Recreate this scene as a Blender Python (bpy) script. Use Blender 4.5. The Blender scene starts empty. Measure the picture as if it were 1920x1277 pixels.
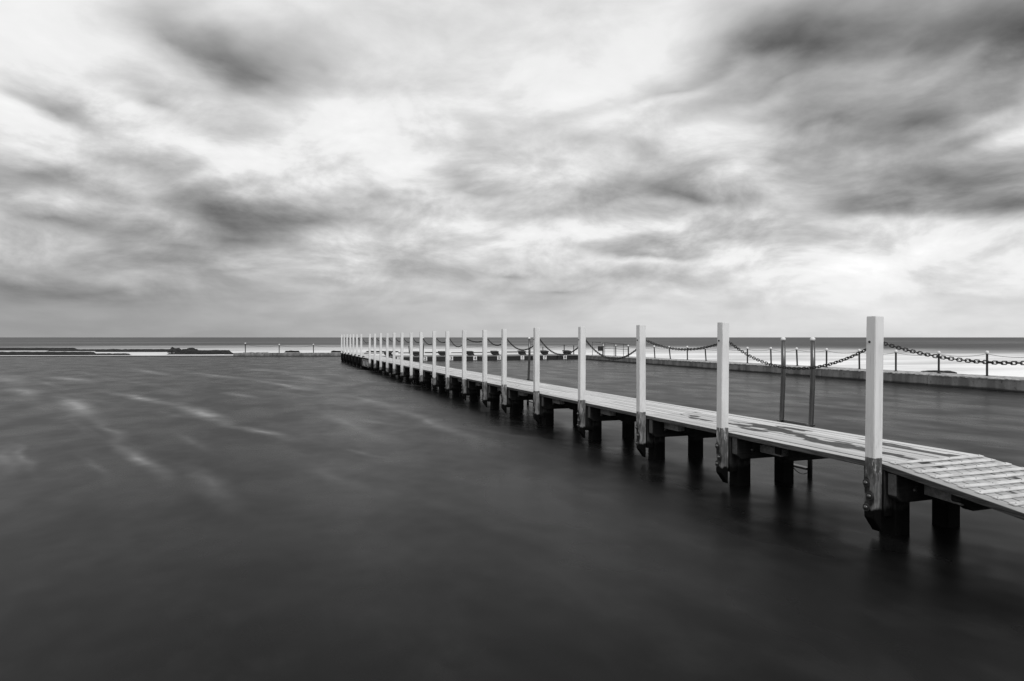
import bpy, bmesh, math, random
from math import radians as R, sin, cos, pi
from mathutils import Vector, Matrix
import numpy as np

random.seed(7)
scene = bpy.context.scene
col = scene.collection

# ------------------------------------------------------------------ camera
HEAD = 19.8                       # the view is turned this far to the right of the boardwalk's axis (+Y)
cam_d = bpy.data.cameras.new('camera')
cam_d.sensor_width = 36.0
cam_d.lens = 24.0
cam_d.clip_start = 0.05
cam_d.clip_end = 90000
cam = bpy.data.objects.new('camera', cam_d)
col.objects.link(cam)
cam.location = (0, 0, 2.0)
cam.rotation_euler = (R(90 - 0.264), 0, R(-HEAD))
scene.camera = cam

scene.view_settings.view_transform = 'Standard'
scene.view_settings.look = 'None'
scene.view_settings.gamma = 1.0
scene.view_settings.exposure = 0.0
scene.view_settings.use_curve_mapping = False
scene.render.engine = 'CYCLES'
scene.cycles.use_denoising = True
scene.cycles.max_bounces = 6
scene.cycles.diffuse_bounces = 3
scene.cycles.glossy_bounces = 3
scene.cycles.caustics_reflective = False
scene.cycles.caustics_refractive = False

# ------------------------------------------------------------------ node helper
class NT:
    def __init__(self, tree):
        self.t = tree
        self.t.nodes.clear()
    def n(self, kind, **kw):
        nd = self.t.nodes.new(kind)
        for k, v in kw.items():
            setattr(nd, k, v)
        return nd
    def link(self, a, b):
        self.t.links.new(a, b)
    def put(self, sock, v):
        if hasattr(v, 'is_linked') or hasattr(v, 'links'):
            self.link(v, sock)
        else:
            sock.default_value = v
    def m(self, op, a, b=None, c=None, clamp=False):
        nd = self.n('ShaderNodeMath', operation=op, use_clamp=clamp)
        self.put(nd.inputs[0], a)
        if b is not None: self.put(nd.inputs[1], b)
        if c is not None: self.put(nd.inputs[2], c)
        return nd.outputs[0]
    def vm(self, op, a, b=None):
        nd = self.n('ShaderNodeVectorMath', operation=op)
        self.put(nd.inputs[0], a)
        if b is not None: self.put(nd.inputs[1], b)
        return nd.outputs['Value'] if op in ('LENGTH', 'DOT_PRODUCT', 'DISTANCE') else nd.outputs[0]
    def xyz(self, v):
        nd = self.n('ShaderNodeSeparateXYZ'); self.put(nd.inputs[0], v)
        return nd.outputs
    def comb(self, x, y, z):
        nd = self.n('ShaderNodeCombineXYZ')
        self.put(nd.inputs[0], x); self.put(nd.inputs[1], y); self.put(nd.inputs[2], z)
        return nd.outputs[0]
    def noise(self, vec, scale, detail=3.0, rough=0.5, dist=0.0, dim='3D'):
        nd = self.n('ShaderNodeTexNoise', noise_dimensions=dim)
        self.put(nd.inputs['Vector'], vec)
        nd.inputs['Scale'].default_value = scale
        nd.inputs['Detail'].default_value = detail
        nd.inputs['Roughness'].default_value = rough
        nd.inputs['Distortion'].default_value = dist
        return nd.outputs['Fac']
    def smooth(self, v, lo, hi, a=0.0, b=1.0):
        nd = self.n('ShaderNodeMapRange', interpolation_type='SMOOTHSTEP')
        self.put(nd.inputs['Value'], v)
        self.put(nd.inputs['From Min'], lo); self.put(nd.inputs['From Max'], hi)
        self.put(nd.inputs['To Min'], a); self.put(nd.inputs['To Max'], b)
        return nd.outputs[0]
    def mix(self, f, a, b):          # scalar mix
        nd = self.n('ShaderNodeMix', data_type='FLOAT')
        self.put(nd.inputs[0], f); self.put(nd.inputs[2], a); self.put(nd.inputs[3], b)
        return nd.outputs[0]

# ------------------------------------------------------------------ sky and sun (overcast, soft)
SUN_AZ, SUN_EL = 186.0, 42.0      # compass from +Y clockwise: behind the camera
world = bpy.data.worlds.new('World')
scene.world = world
world.use_nodes = True
world.cycles.sampling_method = 'MANUAL'
world.cycles.sample_map_resolution = 256

# individual cloud masses: azimuth, elevation (degrees), half widths, tilt, density
SKY_CLOUDS = [
    (50.0, 20.5, 24.0, 10.5, 8, 1.08),
    (55.0, 12.5, 16.0, 5.0, 0, 0.25),
    (22.0, 22.0, 20.0, 7.0, 0, -0.15),
    (-6.4, 23.1, 9.1, 4.7, -15, 0.40),
    (-2.3, 22.5, 9.2, 5.8, -20, 0.49),
    (-0.4, 21.0, 7.8, 4.2, -10, 0.46),
    (2.9, 23.2, 6.6, 7.1, 0, 0.20),
    (4.3, 20.2, 3.8, 2.6, 0, 0.20),
    (-14.4, 16.2, 6.9, 2.6, -8, 0.55),
    (-16.5, 15.7, 3.4, 1.3, -5, 0.26),
    (-13.6, 15.6, 4.5, 1.2, -5, 0.30),
    (-7.1, 17.9, 5.4, 2.9, -12, 0.42),
    (-3.1, 10.6, 8.9, 3.9, -14, 0.42),
    (-3.8, 9.4, 4.0, 2.2, 0, 0.30),
    (1.8, 9.7, 14.5, 2.3, 0, 0.51),
    (-5.3, 11.5, 9.6, 3.0, -12, 0.26),
    (5.8, 10.8, 13.9, 3.6, 0, 0.21),
    (14.9, 15.1, 8.3, 3.7, -12, 0.34),
    (16.7, 12.9, 7.2, 2.0, -12, 0.34),
    (33.2, 13.0, 7.9, 3.8, -12, 0.68),
    (34.7, 11.8, 6.4, 1.6, -5, 0.30),
    (27.4, 11.6, 8.5, 2.3, 14, 0.44),
    (24.9, 10.9, 4.3, 1.4, 20, 0.21),
    (32.6, 7.7, 10.3, 1.6, -4, 0.68),
    (38.2, 8.6, 7.2, 2.2, 4, 0.44),
    (40.4, 8.8, 3.2, 1.2, 4, 0.17),
    (42.7, 22.9, 15.1, 4.8, 4, 0.72),
    (39.6, 22.3, 9.4, 3.2, 0, 0.26),
    (55.8, 19.6, 5.9, 5.0, 35, 1.02),
    (56.1, 21.1, 6.9, 4.0, 20, 0.42),
    (50.5, 16.0, 13.1, 3.2, 10, 0.85),
    (45.3, 17.3, 11.6, 3.1, -8, 0.47),
    (54.6, 14.7, 8.7, 1.8, 14, 0.42),
    (40.4, 19.4, 11.4, 2.0, 12, 0.34),
    (33.0, 20.2, 12.3, 2.2, 14, 0.26),
    (27.4, 18.9, 9.3, 2.2, 20, 0.13),
    (40.0, 15.1, 4.4, 2.0, -10, 0.34),
    (52.8, 9.8, 9.6, 2.8, -4, 0.64),
    (55.5, 9.8, 7.3, 3.3, 12, 0.42),
    (49.8, 11.2, 10.2, 3.9, -10, 0.34),
    (49.5, 13.5, 17.8, 5.2, 0, 0.30),
    (44.9, 12.5, 12.1, 4.1, 0, 0.17),
    (49.5, 20.9, 9.0, 3.1, 38, -0.32),
    (53.1, 19.0, 7.1, 1.9, 32, -0.22),
    (56.2, 17.5, 5.8, 2.3, 12, -0.32),
    (56.1, 16.4, 5.8, 4.1, 10, -0.19),
    (-15.3, 10.8, 10.0, 1.4, -10, 0.34),
    (-13.8, 8.5, 14.5, 1.6, -8, 0.38),
    (-6.4, 7.5, 10.0, 1.6, 0, 0.26),
    (-2.1, 8.1, 5.5, 1.7, 0, 0.34),
    (-12.5, 3.2, 13.2, 1.4, -2, 0.26),
    (-15.9, 3.7, 5.8, 1.2, -5, 0.26),
    (-9.6, 3.4, 9.4, 1.6, -4, 0.21),
    (4.1, 4.3, 8.0, 1.2, -4, 0.26),
    (-0.4, 5.5, 6.5, 0.9, 10, 0.17),
    (-9.2, 12.8, 9.5, 3.9, -8, 0.13),
    (19.8, 5.5, 5.2, 0.7, -2, 0.26),
    (24.5, 3.8, 5.2, 0.7, -2, 0.24),
    (27.8, 9.8, 20.2, 1.0, -4, 0.14),
    (51.2, 2.8, 8.2, 0.7, -4, 0.10),
    (41.9, 2.4, 6.4, 1.2, 0, 0.09),
    (48.0, 5.0, 26.0, 7.0, 0, -0.26),
    (53.0, 11.4, 13.0, 4.4, 0, 0.34),
    (57.0, 9.5, 7.0, 2.0, -6, 0.25),
    (49.5, 10.2, 9.0, 2.0, 6, 0.25),
    (12.0, 12.5, 26.0, 6.0, 0, -0.12),
    (33.0, 23.0, 9.0, 6.0, 0, -0.15),
]
def build_world():
    w = NT(world.node_tree)
    d = w.n('ShaderNodeTexCoord').outputs['Generated']
    x, y, z = w.xyz(d)
    az = w.m('MULTIPLY', w.m('ARCTAN2', x, y), 57.29578)
    el = w.m('MULTIPLY', w.m('ARCSINE', z), 57.29578)
    zz = w.m('ADD', w.m('MAXIMUM', z, 0.0), 0.13)
    plane = w.comb(w.m('DIVIDE', x, zz), w.m('DIVIDE', y, zz), 0.0)
    # drift of the cloud deck draws it out along the wind
    plane = w.vm('ADD', plane, (3.7, -1.9, 0.0))
    wind = w.n('ShaderNodeMapping', vector_type='TEXTURE')
    w.link(plane, wind.inputs['Vector'])
    wind.inputs['Rotation'].default_value = (0, 0, R(80))
    wind.inputs['Scale'].default_value = (1.15, 1.0, 1.0)
    pv = wind.outputs[0]
    n1 = w.noise(pv, 1.25, 3.0, 0.45, 0.15, dim='2D')
    n2 = w.noise(pv, 3.4, 4.0, 0.55, 0.0, dim='2D')
    azel = w.comb(az, w.m('MULTIPLY', el, 2.2), 0.0)
    n3 = w.noise(azel, 0.11, 6.0, 0.58, 0.25, dim='2D')
    w_rough = 0.5
    n3u = w.noise(w.vm('ADD', azel, (0.4, 3.0, 0.0)), 0.11, 6.0, 0.58, 0.25, dim='2D')
    relief = w.m('MULTIPLY', w.m('SUBTRACT', n3u, n3), w.smooth(el, 8.0, 24.0, 1.9, 0.5))
    wx = w.noise(azel, 0.085, 2.0, w_rough, dim='2D')
    wy = w.noise(w.vm('ADD', azel, (71.3, 23.1, 5.0)), 0.085, 2.0, w_rough, dim='2D')
    az2 = w.m('MULTIPLY_ADD', w.m('SUBTRACT', wx, 0.5), 5.0, az)
    el_amp = w.smooth(el, 0.0, 22.0, 0.8, 4.0)
    el2 = w.m('MULTIPLY_ADD', w.m('SUBTRACT', wy, 0.5), el_amp, el)
    fine = w.m('MULTIPLY', w.m('SUBTRACT', n3, 0.5), w.smooth(el, 4.0, 24.0, 1.0, 0.5))
    v = w.comb(w.m('MULTIPLY_ADD', fine, 4.5, az2), w.m('MULTIPLY_ADD', fine, 1.8, el2), 0.0)
    acc = None
    for a, e, ra, re, rot, amt in SKY_CLOUDS:
        mp = w.n('ShaderNodeMapping', vector_type='TEXTURE')
        w.link(v, mp.inputs['Vector'])
        mp.inputs['Location'].default_value = (a, e, 0)
        mp.inputs['Rotation'].default_value = (0, 0, R(rot))
        mp.inputs['Scale'].default_value = (ra, re, 1)
        g = w.n('ShaderNodeTexGradient', gradient_type='QUADRATIC_SPHERE')
        if amt > 0.22 and 1.5 < re < 7:          # cumulus: flat dark base, soft crown
            lx, ly, lz = w.xyz(mp.outputs[0])
            w.link(w.comb(lx, w.m('MAXIMUM', w.m('MULTIPLY', w.m('ADD', ly, 0.35), 0.8), w.m('MULTIPLY', w.m('ADD', ly, 0.35), -2.0)), 0.0), g.inputs[0])
        else:
            w.link(mp.outputs[0], g.inputs[0])
        acc = w.m('MULTIPLY', g.outputs['Fac'], amt * 1.5) if acc is None else w.m('MULTIPLY_ADD', g.outputs['Fac'], amt * 1.5, acc)
    # free cloud texture over the whole sky
    low = w.smooth(el, 3.0, 20.0, 1.0, 0.55)
    bank1 = w.smooth(n1, 0.34, 0.70, -0.14, 0.26)
    t = w.m('ADD', bank1, w.m('MULTIPLY', w.m('SUBTRACT', n2, 0.5), w.smooth(el, 6.0, 22.0, 0.26, 0.08)))
    t = w.m('ADD', t, w.m('MULTIPLY', w.m('SUBTRACT', n3, 0.5), w.m('MULTIPLY', low, 0.55)))
    t = w.m('MULTIPLY', t, w.m('MULTIPLY', w.smooth(el, 1.0, 8.0, 0.2, 1.0), w.smooth(az, -5.0, 50.0, 1.0, 0.7)))
    acc = w.m('MULTIPLY', acc, w.smooth(w.m('MULTIPLY_ADD', n3, 0.5, w.m('MULTIPLY', n2, 0.5)), 0.32, 0.68, 0.72, 1.2))
    dens = w.m('ADD', w.m('ADD', acc, t), w.m('MULTIPLY', relief, w.smooth(el, 0.8, 7.0, 0.15, 1.0)))
    # thicker, greyer bank low down towards the left; brighter cloud to the right
    bank = w.m('MULTIPLY', w.smooth(az, -22.0, 42.0, 1.0, 0.25), w.smooth(el, 0.0, 18.0, 0.95, 0.0))
    dens = w.m('ADD', dens, bank)
    lum = w.m('MULTIPLY', w.m('EXPONENT', w.m('MULTIPLY', dens, -1.0)), 0.86)
    lum = w.m('MINIMUM', lum, w.m('MULTIPLY_ADD', lum, 0.3, 0.62))      # thick white cloud levels off
    sky = w.n('ShaderNodeTexSky', sky_type='NISHITA')
    sky.sun_disc = False
    sky.sun_elevation = R(SUN_EL)
    sky.sun_rotation = R(SUN_AZ)
    bw = w.n('ShaderNodeRGBToBW')
    w.link(sky.outputs[0], bw.inputs[0])
    val = w.mix(0.95, bw.outputs[0], w.m('MULTIPLY', lum, 10.0))
    bg = w.n('ShaderNodeBackground')
    bg.inputs['Strength'].default_value = 0.1
    cc = w.comb(val, val, val)
    w.link(cc, bg.inputs['Color'])
    out = w.n('ShaderNodeOutputWorld')
    w.link(bg.outputs[0], out.inputs['Surface'])
build_world()

sun_d = bpy.data.lights.new('sun', 'SUN')
sun_d.energy = 1.5
sun_d.angle = R(25)
sun_d.color = (1.0, 1.0, 1.0)
sun = bpy.data.objects.new('sun', sun_d)
col.objects.link(sun)
sv = Vector((sin(R(SUN_AZ)) * cos(R(SUN_EL)), cos(R(SUN_AZ)) * cos(R(SUN_EL)), sin(R(SUN_EL))))
sun.rotation_euler = sv.to_track_quat('Z', 'Y').to_euler()
sun.location = sv * 60

# ------------------------------------------------------------------ materials (a black-and-white place: every tone is a grey)
def mat(name, build):
    m = bpy.data.materials.new(name)
    m.use_nodes = True
    t = NT(m.node_tree)
    out = t.n('ShaderNodeOutputMaterial')
    p = t.n('ShaderNodeBsdfPrincipled')
    t.link(p.outputs[0], out.inputs['Surface'])
    build(t, p)
    return m

def grey(t, p, v):
    cr = t.n('ShaderNodeCombineColor')
    for i in range(3): t.put(cr.inputs[i], v)
    t.link(cr.outputs[0], p.inputs['Base Color'])

def bump(t, p, h, strength, dist):
    b = t.n('ShaderNodeBump')
    b.inputs['Strength'].default_value = strength
    b.inputs['Distance'].default_value = dist
    t.put(b.inputs['Height'], h)
    t.link(b.outputs[0], p.inputs['Normal'])

def pos(t): return t.n('ShaderNodeNewGeometry').outputs['Position']
def rnd(t): return t.n('ShaderNodeObjectInfo').outputs['Random']
def scaled(t, v, s): return t.vm('MULTIPLY', v, s)

def m_water(t, p):
    P = pos(t)
    x, y, z = t.xyz(P)
    # drifting foam lines: (x0,y0,x1,y1,half width,strength)
    wob = t.noise(P, 0.28, 4.0, 0.55)
    wob2 = t.noise(t.vm('ADD', P, (31, 17, 0)), 0.35, 3.0, 0.5)
    Q = t.comb(t.m('MULTIPLY_ADD', t.m('SUBTRACT', wob, 0.5), 0.9, x), t.m('MULTIPLY_ADD', t.m('SUBTRACT', wob2, 0.5), 0.9, y), 0.0)
    acc = None
    for x0, y0, x1, y1, hw, s in FOAM_LINES:
        L = math.hypot(x1 - x0, y1 - y0)
        mp = t.n('ShaderNodeMapping', vector_type='TEXTURE')
        t.link(Q, mp.inputs['Vector'])
        mp.inputs['Location'].default_value = ((x0 + x1) / 2, (y0 + y1) / 2, 0)
        mp.inputs['Rotation'].default_value = (0, 0, math.atan2(y1 - y0, x1 - x0))
        mp.inputs['Scale'].default_value = (L * 0.78, hw * 1.3, 1)
        g = t.n('ShaderNodeTexGradient', gradient_type='QUADRATIC_SPHERE')
        t.link(mp.outputs[0], g.inputs[0])
        acc = t.m('MULTIPLY', g.outputs['Fac'], s * 1.05) if acc is None else t.m('MULTIPLY_ADD', g.outputs['Fac'], s * 1.05, acc)
    drift = t.n('ShaderNodeMapping', vector_type='TEXTURE')
    t.link(P, drift.inputs['Vector'])
    drift.inputs['Rotation'].default_value = (0, 0, R(112))
    drift.inputs['Scale'].default_value = (8.0, 0.9, 1.0)
    nf = t.noise(drift.outputs[0], 0.75, 4.0, 0.55, 0.3)
    wisps = t.smooth(nf, 0.52, 0.80)
    brk = t.noise(P, 1.6, 3.0, 0.6)
    foam = t.m('ADD', t.m('MULTIPLY', acc, t.smooth(brk, 0.2, 0.75, 0.45, 1.15)), t.m('MULTIPLY', wisps, t.smooth(y, 7.0, 20.0, 0.02, 0.13)))
    mist = t.smooth(t.noise(scaled(t, P, (1.3, 0.8, 1.0)), 1.1, 5.0, 0.6), 0.42, 0.75, 0.0, 0.018)
    foam = t.m('MINIMUM', t.m('ADD', foam, mist), 1.0)
    grey(t, p, t.mix(foam, 0.004, 0.50))
    nr = t.noise(scaled(t, P, (1.0, 0.55, 1.0)), 0.8, 3.0, 0.55)
    t.put(p.inputs['Roughness'], t.m('ADD', t.smooth(nr, 0.3, 0.7, 0.25, 0.35), t.m('MULTIPLY', foam, 0.3)))
    p.inputs['IOR'].default_value = 1.128
    p.inputs['Specular IOR Level'].default_value = 0.5
    h = t.noise(scaled(t, P, (1.0, 0.8, 1.0)), 0.9, 2.0, 0.5)
    bump(t, p, h, 0.30, 0.08)

FOAM_LINES = [
    (-6.7, 27.3, -3.9, 19.2, .45, .55), (-3.9, 19.2, -2.5, 14.3, .22, .22), (-2.5, 14.3, -1.4, 10.7, .22, .40),
    (-5.4, 28.5, -2.5, 22.3, .45, .55), (-2.5, 22.3, -0.8, 17.0, .38, .60), (-0.8, 17.0, 0.5, 14.0, .30, .35),
    (-10.5, 41.4, -7.1, 34.4, .80, .45), (-4.7, 43.9, -0.5, 34.4, .50, .40), (-0.5, 34.4, 1.9, 25.9, .40, .50),
    (-1.5, 27.1, -0.1, 23.6, .35, .35), (2.6, 24.4, 3.7, 19.2, .40, .30), (3.4, 19.2, 3.9, 12.6, .35, .28),
    (-8.5, 50.5, -4.4, 39.2, .60, .35), (-9.6, 32.9, -7.4, 26.9, .55, .50), (-1.3, 11.9, -0.3, 8.4, .25, .16),
    (-4.7, 15.5, -3.5, 11.8, .30, .25), (1.2, 20.0, 2.2, 13.0, .35, .22), (-14, 44, -9.5, 34, .9, .35),
    (0.8, 40, 3.2, 30, .45, .30), (-2.0, 48, 2.5, 38, .6, .28), (0.6, 11.5, 1.4, 8.6, .3, .14),
]

_r = random.Random(21)
for _ in range(26):
    _x, _u = _r.uniform(-13, 4.0), _r.uniform(11, 50)
    _x = min(_x, 4.4 - 0.02 * _u)
    _l = _r.uniform(0.12, 0.26) * _u
    _a = R(_r.uniform(-76, -60))
    FOAM_LINES.append((_x, _u, _x + _l * cos(_a), _u + _l * sin(_a), _r.uniform(.006, .016) * _u, _r.uniform(.10, .24)))

def m_sea(t, p):
    P = pos(t)
    x, y, z = t.xyz(P)
    d = t.vm('LENGTH', t.comb(t.m('DIVIDE', x, 128.0), t.m('DIVIDE', y, 172.0), 0.0))
    na = t.noise(scaled(t, P, (0.010, 0.03, 1.0)), 1.0, 4.0, 0.55)
    dd = t.m('MULTIPLY_ADD', t.m('SUBTRACT', na, 0.5), 0.55, d)
    surf = t.smooth(dd, 0.42, 1.42, 1.0, 0.0)
    nb = t.noise(scaled(t, P, (0.03, 0.12, 1.0)), 1.0, 4.0, 0.6)
    surf = t.m('POWER', surf, 1.45)
    hole = t.smooth(nb, 0.32, 0.6, 0.62, 1.0)
    caps = t.smooth(t.noise(scaled(t, P, (0.004, 0.012, 1.0)), 1.0, 3.0, 0.5), 0.46, 0.8, 0.0, 0.30)
    caps = t.m('MULTIPLY', caps, t.smooth(d, 1.0, 6.0, 1.0, 0.0))
    foam = t.m('MAXIMUM', t.m('MULTIPLY', surf, hole), caps)
    grey(t, p, t.mix(foam, 0.02, 0.86))
    t.put(p.inputs['Roughness'], t.mix(foam, 0.42, 0.9))
    t.put(p.inputs['Specular IOR Level'], t.mix(foam, 0.16, 0.1))
    p.inputs['IOR'].default_value = 1.33
    bump(t, p, t.noise(scaled(t, P, (0.3, 0.3, 1)), 1.0, 3.0), 0.3, 0.4)

PS = 0.057
def m_post(t, p):
    P = pos(t)
    x, y, z = t.xyz(P)
    r = rnd(t)
    gz = t.noise(scaled(t, P, (14, 14, 2.2)), 1.0, 4.0, 0.6)
    fine = t.noise(scaled(t, P, (90, 90, 5)), 1.0, 3.0, 0.6)
    # paint ends near the deck, lower and more ragged farther out
    far = t.smooth(y, 16.0, 32.0)
    jit = t.m('MULTIPLY', t.m('SUBTRACT', gz, 0.5), t.mix(far, 0.03, 0.35))
    line = t.m('ADD', t.m('SUBTRACT', 0.79, t.m('MULTIPLY', far, t.m('MULTIPLY_ADD', r, 0.22, 0.28))), jit)
    paint = t.smooth(t.m('SUBTRACT', z, line), -0.004, 0.004)
    flake = t.smooth(t.noise(scaled(t, P, (24, 24, 6)), 1.0, 4.0, 0.65), 0.56, 0.63)
    flake = t.m('MULTIPLY', flake, t.smooth(z, 0.42, 0.76, 0.0, 0.85))
    paint = t.m('MAXIMUM', paint, flake)
    dirt = t.noise(scaled(t, P, (6, 6, 1.4)), 1.0, 4.0, 0.6)
    white = t.m('SUBTRACT', 0.75, t.m('ADD', t.m('MULTIPLY', t.smooth(dirt, 0.42, 0.75), 0.13), t.m('MULTIPLY', t.smooth(fine, 0.5, 0.8), 0.08)))
    grime = t.m('MULTIPLY', t.smooth(z, 0.8, 1.25, 1.0, 0.0), t.smooth(t.noise(scaled(t, P, (30, 30, 9)), 1.0, 4.0, 0.65), 0.45, 0.7))
    white = t.m('MULTIPLY', white, t.m('SUBTRACT', 1.0, t.m('MULTIPLY', grime, 0.22)))
    crack = t.smooth(t.noise(scaled(t, P, (70, 70, 1.2)), 1.0, 2.0, 0.5), 0.66, 0.72, 0.0, 0.30)
    white = t.m('MULTIPLY', white, t.m('SUBTRACT', 1.0, crack))
    wood = t.m('ADD', t.m('MULTIPLY', gz, 0.22), t.m('MULTIPLY_ADD', fine, 0.16, t.m('MULTIPLY', t.smooth(y, 5.5, 8.0), 0.07)))
    c = t.mix(paint, wood, white)
    # weed and wet at the foot
    foot = t.m('ADD', t.mix(t.smooth(y, 42.5, 43.5), 0.27, 0.72), t.m('MULTIPLY', t.m('SUBTRACT', gz, 0.5), 0.16))
    dry = t.smooth(t.m('SUBTRACT', z, foot), -0.012, 0.02)
    rust = t.smooth(t.noise(scaled(t, P, (18, 18, 3)), 1.0, 3.0), 0.58, 0.7, 1.0, 0.55)
    c = t.m('MULTIPLY', c, t.mix(paint, rust, 1.0))
    big = t.noise(scaled(t, P, (16, 16, 5)), 1.0, 4.0, 0.6)
    c = t.m('MULTIPLY', c, t.mix(paint, t.smooth(big, 0.38, 0.66, 0.38, 1.1), 1.0))
    # rust weeping from the three bolts, on the outer face only
    OC = t.n('ShaderNodeTexCoord').outputs['Object']
    stain = None
    for du, bz in ((0.030, 0.53), (-0.014, 0.405), (0.026, 0.285)):
        mp = t.n('ShaderNodeMapping', vector_type='TEXTURE')
        t.link(OC, mp.inputs['Vector'])
        mp.inputs['Location'].default_value = (-PS, du, bz - 0.022)
        mp.inputs['Scale'].default_value = (0.03, 0.058, 0.105)
        g = t.n('ShaderNodeTexGradient', gradient_type='SPHERICAL')
        t.link(mp.outputs[0], g.inputs[0])
        stain = g.outputs['Fac'] if stain is None else t.m('MAXIMUM', stain, g.outputs['Fac'])
    stain = t.m('MULTIPLY', t.smooth(t.m('MULTIPLY_ADD', t.m('SUBTRACT', gz, 0.5), 0.5, stain), 0.05, 0.35), t.smooth(y, 18.0, 26.0, 1.0, 0.0))
    c = t.m('MULTIPLY', c, t.m('SUBTRACT', 1.0, t.m('MULTIPLY', stain, 0.82)))
    grey(t, p, t.mix(dry, 0.004, c))
    t.put(p.inputs['Roughness'], t.mix(paint, t.mix(dry, 0.6, 0.8), 0.5))
    t.put(p.inputs['Specular IOR Level'], t.mix(dry, 0.08, t.mix(paint, 0.2, 0.4)))
    bump(t, p, t.m('MULTIPLY', fine, t.mix(paint, 1.0, 0.15)), 0.5, 0.004)

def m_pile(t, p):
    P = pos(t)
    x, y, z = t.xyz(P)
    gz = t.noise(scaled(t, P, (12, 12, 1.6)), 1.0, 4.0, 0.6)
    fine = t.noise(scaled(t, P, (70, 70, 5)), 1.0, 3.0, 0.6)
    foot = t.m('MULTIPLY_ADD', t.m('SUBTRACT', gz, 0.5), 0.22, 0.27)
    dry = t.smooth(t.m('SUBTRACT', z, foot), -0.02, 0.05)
    c = t.m('MULTIPLY_ADD', t.smooth(gz, 0.4, 0.75), 0.06, t.m('MULTIPLY_ADD', fine, 0.03, 0.002))  # dark wet timber, its tone lowered further for the shade below the deck
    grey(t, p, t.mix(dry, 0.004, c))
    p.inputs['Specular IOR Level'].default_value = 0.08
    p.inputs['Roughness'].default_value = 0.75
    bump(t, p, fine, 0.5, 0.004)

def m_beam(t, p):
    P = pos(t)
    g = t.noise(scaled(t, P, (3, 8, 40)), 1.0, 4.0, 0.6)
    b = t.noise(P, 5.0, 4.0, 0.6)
    grey(t, p, t.m('MULTIPLY', t.m('MULTIPLY_ADD', g, 0.05, 0.006), t.smooth(b, 0.3, 0.7, 0.55, 1.0)))  # dark timber; under-deck shade is put into this near-black colour too
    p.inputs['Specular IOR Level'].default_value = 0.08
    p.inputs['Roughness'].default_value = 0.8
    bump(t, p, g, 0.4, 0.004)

def m_endgrain(t, p):
    P = pos(t)
    b = t.noise(P, 22.0, 4.0, 0.6)
    grey(t, p, t.smooth(b, 0.3, 0.7, 0.16, 0.28))
    p.inputs['Roughness'].default_value = 0.8

def m_plank(t, p):
    P = pos(t)
    x, y, z = t.xyz(P)
    r = rnd(t)
    off = t.comb(t.m('MULTIPLY', r, 40.0), t.m('MULTIPLY', r, 60.0), 0.0)
    grain = t.noise(t.vm('ADD', scaled(t, P, (55, 2.0, 55)), off), 1.0, 4.0, 0.6)
    mott = t.noise(t.vm('ADD', scaled(t, P, (9, 1.5, 9)), off), 1.0, 3.0, 0.6)
    dry = t.m('ADD', t.m('MULTIPLY', grain, 0.26), t.m('MULTIPLY_ADD', mott, 0.22, 0.28))
    dry = t.m('MULTIPLY', dry, t.m('MULTIPLY', t.m('MULTIPLY_ADD', r, 0.36, 0.82), t.smooth(y, 5.15, 5.25, 0.74, 1.0)))
    # puddled patches lie along single boards, most of them at the near end
    wn = t.noise(t.vm('ADD', scaled(t, P, (2.6, 0.9, 1)), scaled(t, off, (0.03, 0.03, 0))), 1.0, 3.0, 0.55)
    mid = t.smooth(t.m('ABSOLUTE', t.m('SUBTRACT', x, 6.62)), 0.30, 0.62, 0.0, 0.16)
    farf = t.m('ADD', t.smooth(y, 8.8, 10.5, 0.0, 0.14), t.smooth(y, 4.9, 5.6, -0.07, 0.0))
    wet = t.smooth(t.m('SUBTRACT', t.m('SUBTRACT', wn, mid), farf), 0.545, 0.575)
    up = t.smooth(t.xyz(t.n('ShaderNodeNewGeometry').outputs['Normal'])[2], 0.6, 0.9)
    wet = t.m('MULTIPLY', wet, up)
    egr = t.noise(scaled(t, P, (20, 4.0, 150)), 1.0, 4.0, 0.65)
    edge = t.m('MULTIPLY', dry, t.smooth(egr, 0.35, 0.70, 0.05, 0.24))      # faces not turned upward get darker, streaky timber
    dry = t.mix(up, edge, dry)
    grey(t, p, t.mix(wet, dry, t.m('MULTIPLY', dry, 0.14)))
    t.put(p.inputs['Roughness'], t.mix(wet, 0.75, 0.55))
    t.put(p.inputs['Specular IOR Level'], t.mix(wet, 0.35, 0.05))
    bump(t, p, grain, 0.45, 0.003)

def m_batten(t, p):
    P = pos(t)
    g = t.noise(scaled(t, P, (3, 45, 45)), 1.0, 4.0, 0.6)
    wear = t.noise(scaled(t, P, (5, 9, 9)), 1.0, 4.0, 0.65)
    grey(t, p, t.m('MULTIPLY', t.m('MULTIPLY_ADD', g, 0.26, 0.48), t.smooth(wear, 0.35, 0.65, 0.72, 1.08)))
    p.inputs['Roughness'].default_value = 0.7

def m_concrete(t, p):
    P = pos(t)
    x, y, z = t.xyz(P)
    n = t.noise(P, 1.1, 5.0, 0.6)
    f = t.noise(P, 14.0, 4.0, 0.65)
    pit = t.smooth(t.noise(P, 6.0, 2.0, 0.5), 0.66, 0.70, 1.0, 0.55)
    streak = t.noise(scaled(t, P, (2.2, 2.2, 0.35)), 1.0, 4.0, 0.6)
    c = t.m('MULTIPLY', t.m('MULTIPLY_ADD', n, 0.12, t.m('MULTIPLY_ADD', f, 0.14, 0.075)), pit)
    c = t.m('MULTIPLY', c, t.smooth(streak, 0.35, 0.65, 0.62, 1.12))
    tide = t.smooth(t.m('MULTIPLY_ADD', t.m('SUBTRACT', n, 0.5), 0.12, z), 0.03, 0.10)
    grey(t, p, t.mix(tide, 0.03, c))
    p.inputs['Roughness'].default_value = 0.85
    bump(t, p, f, 0.5, 0.01)

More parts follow.
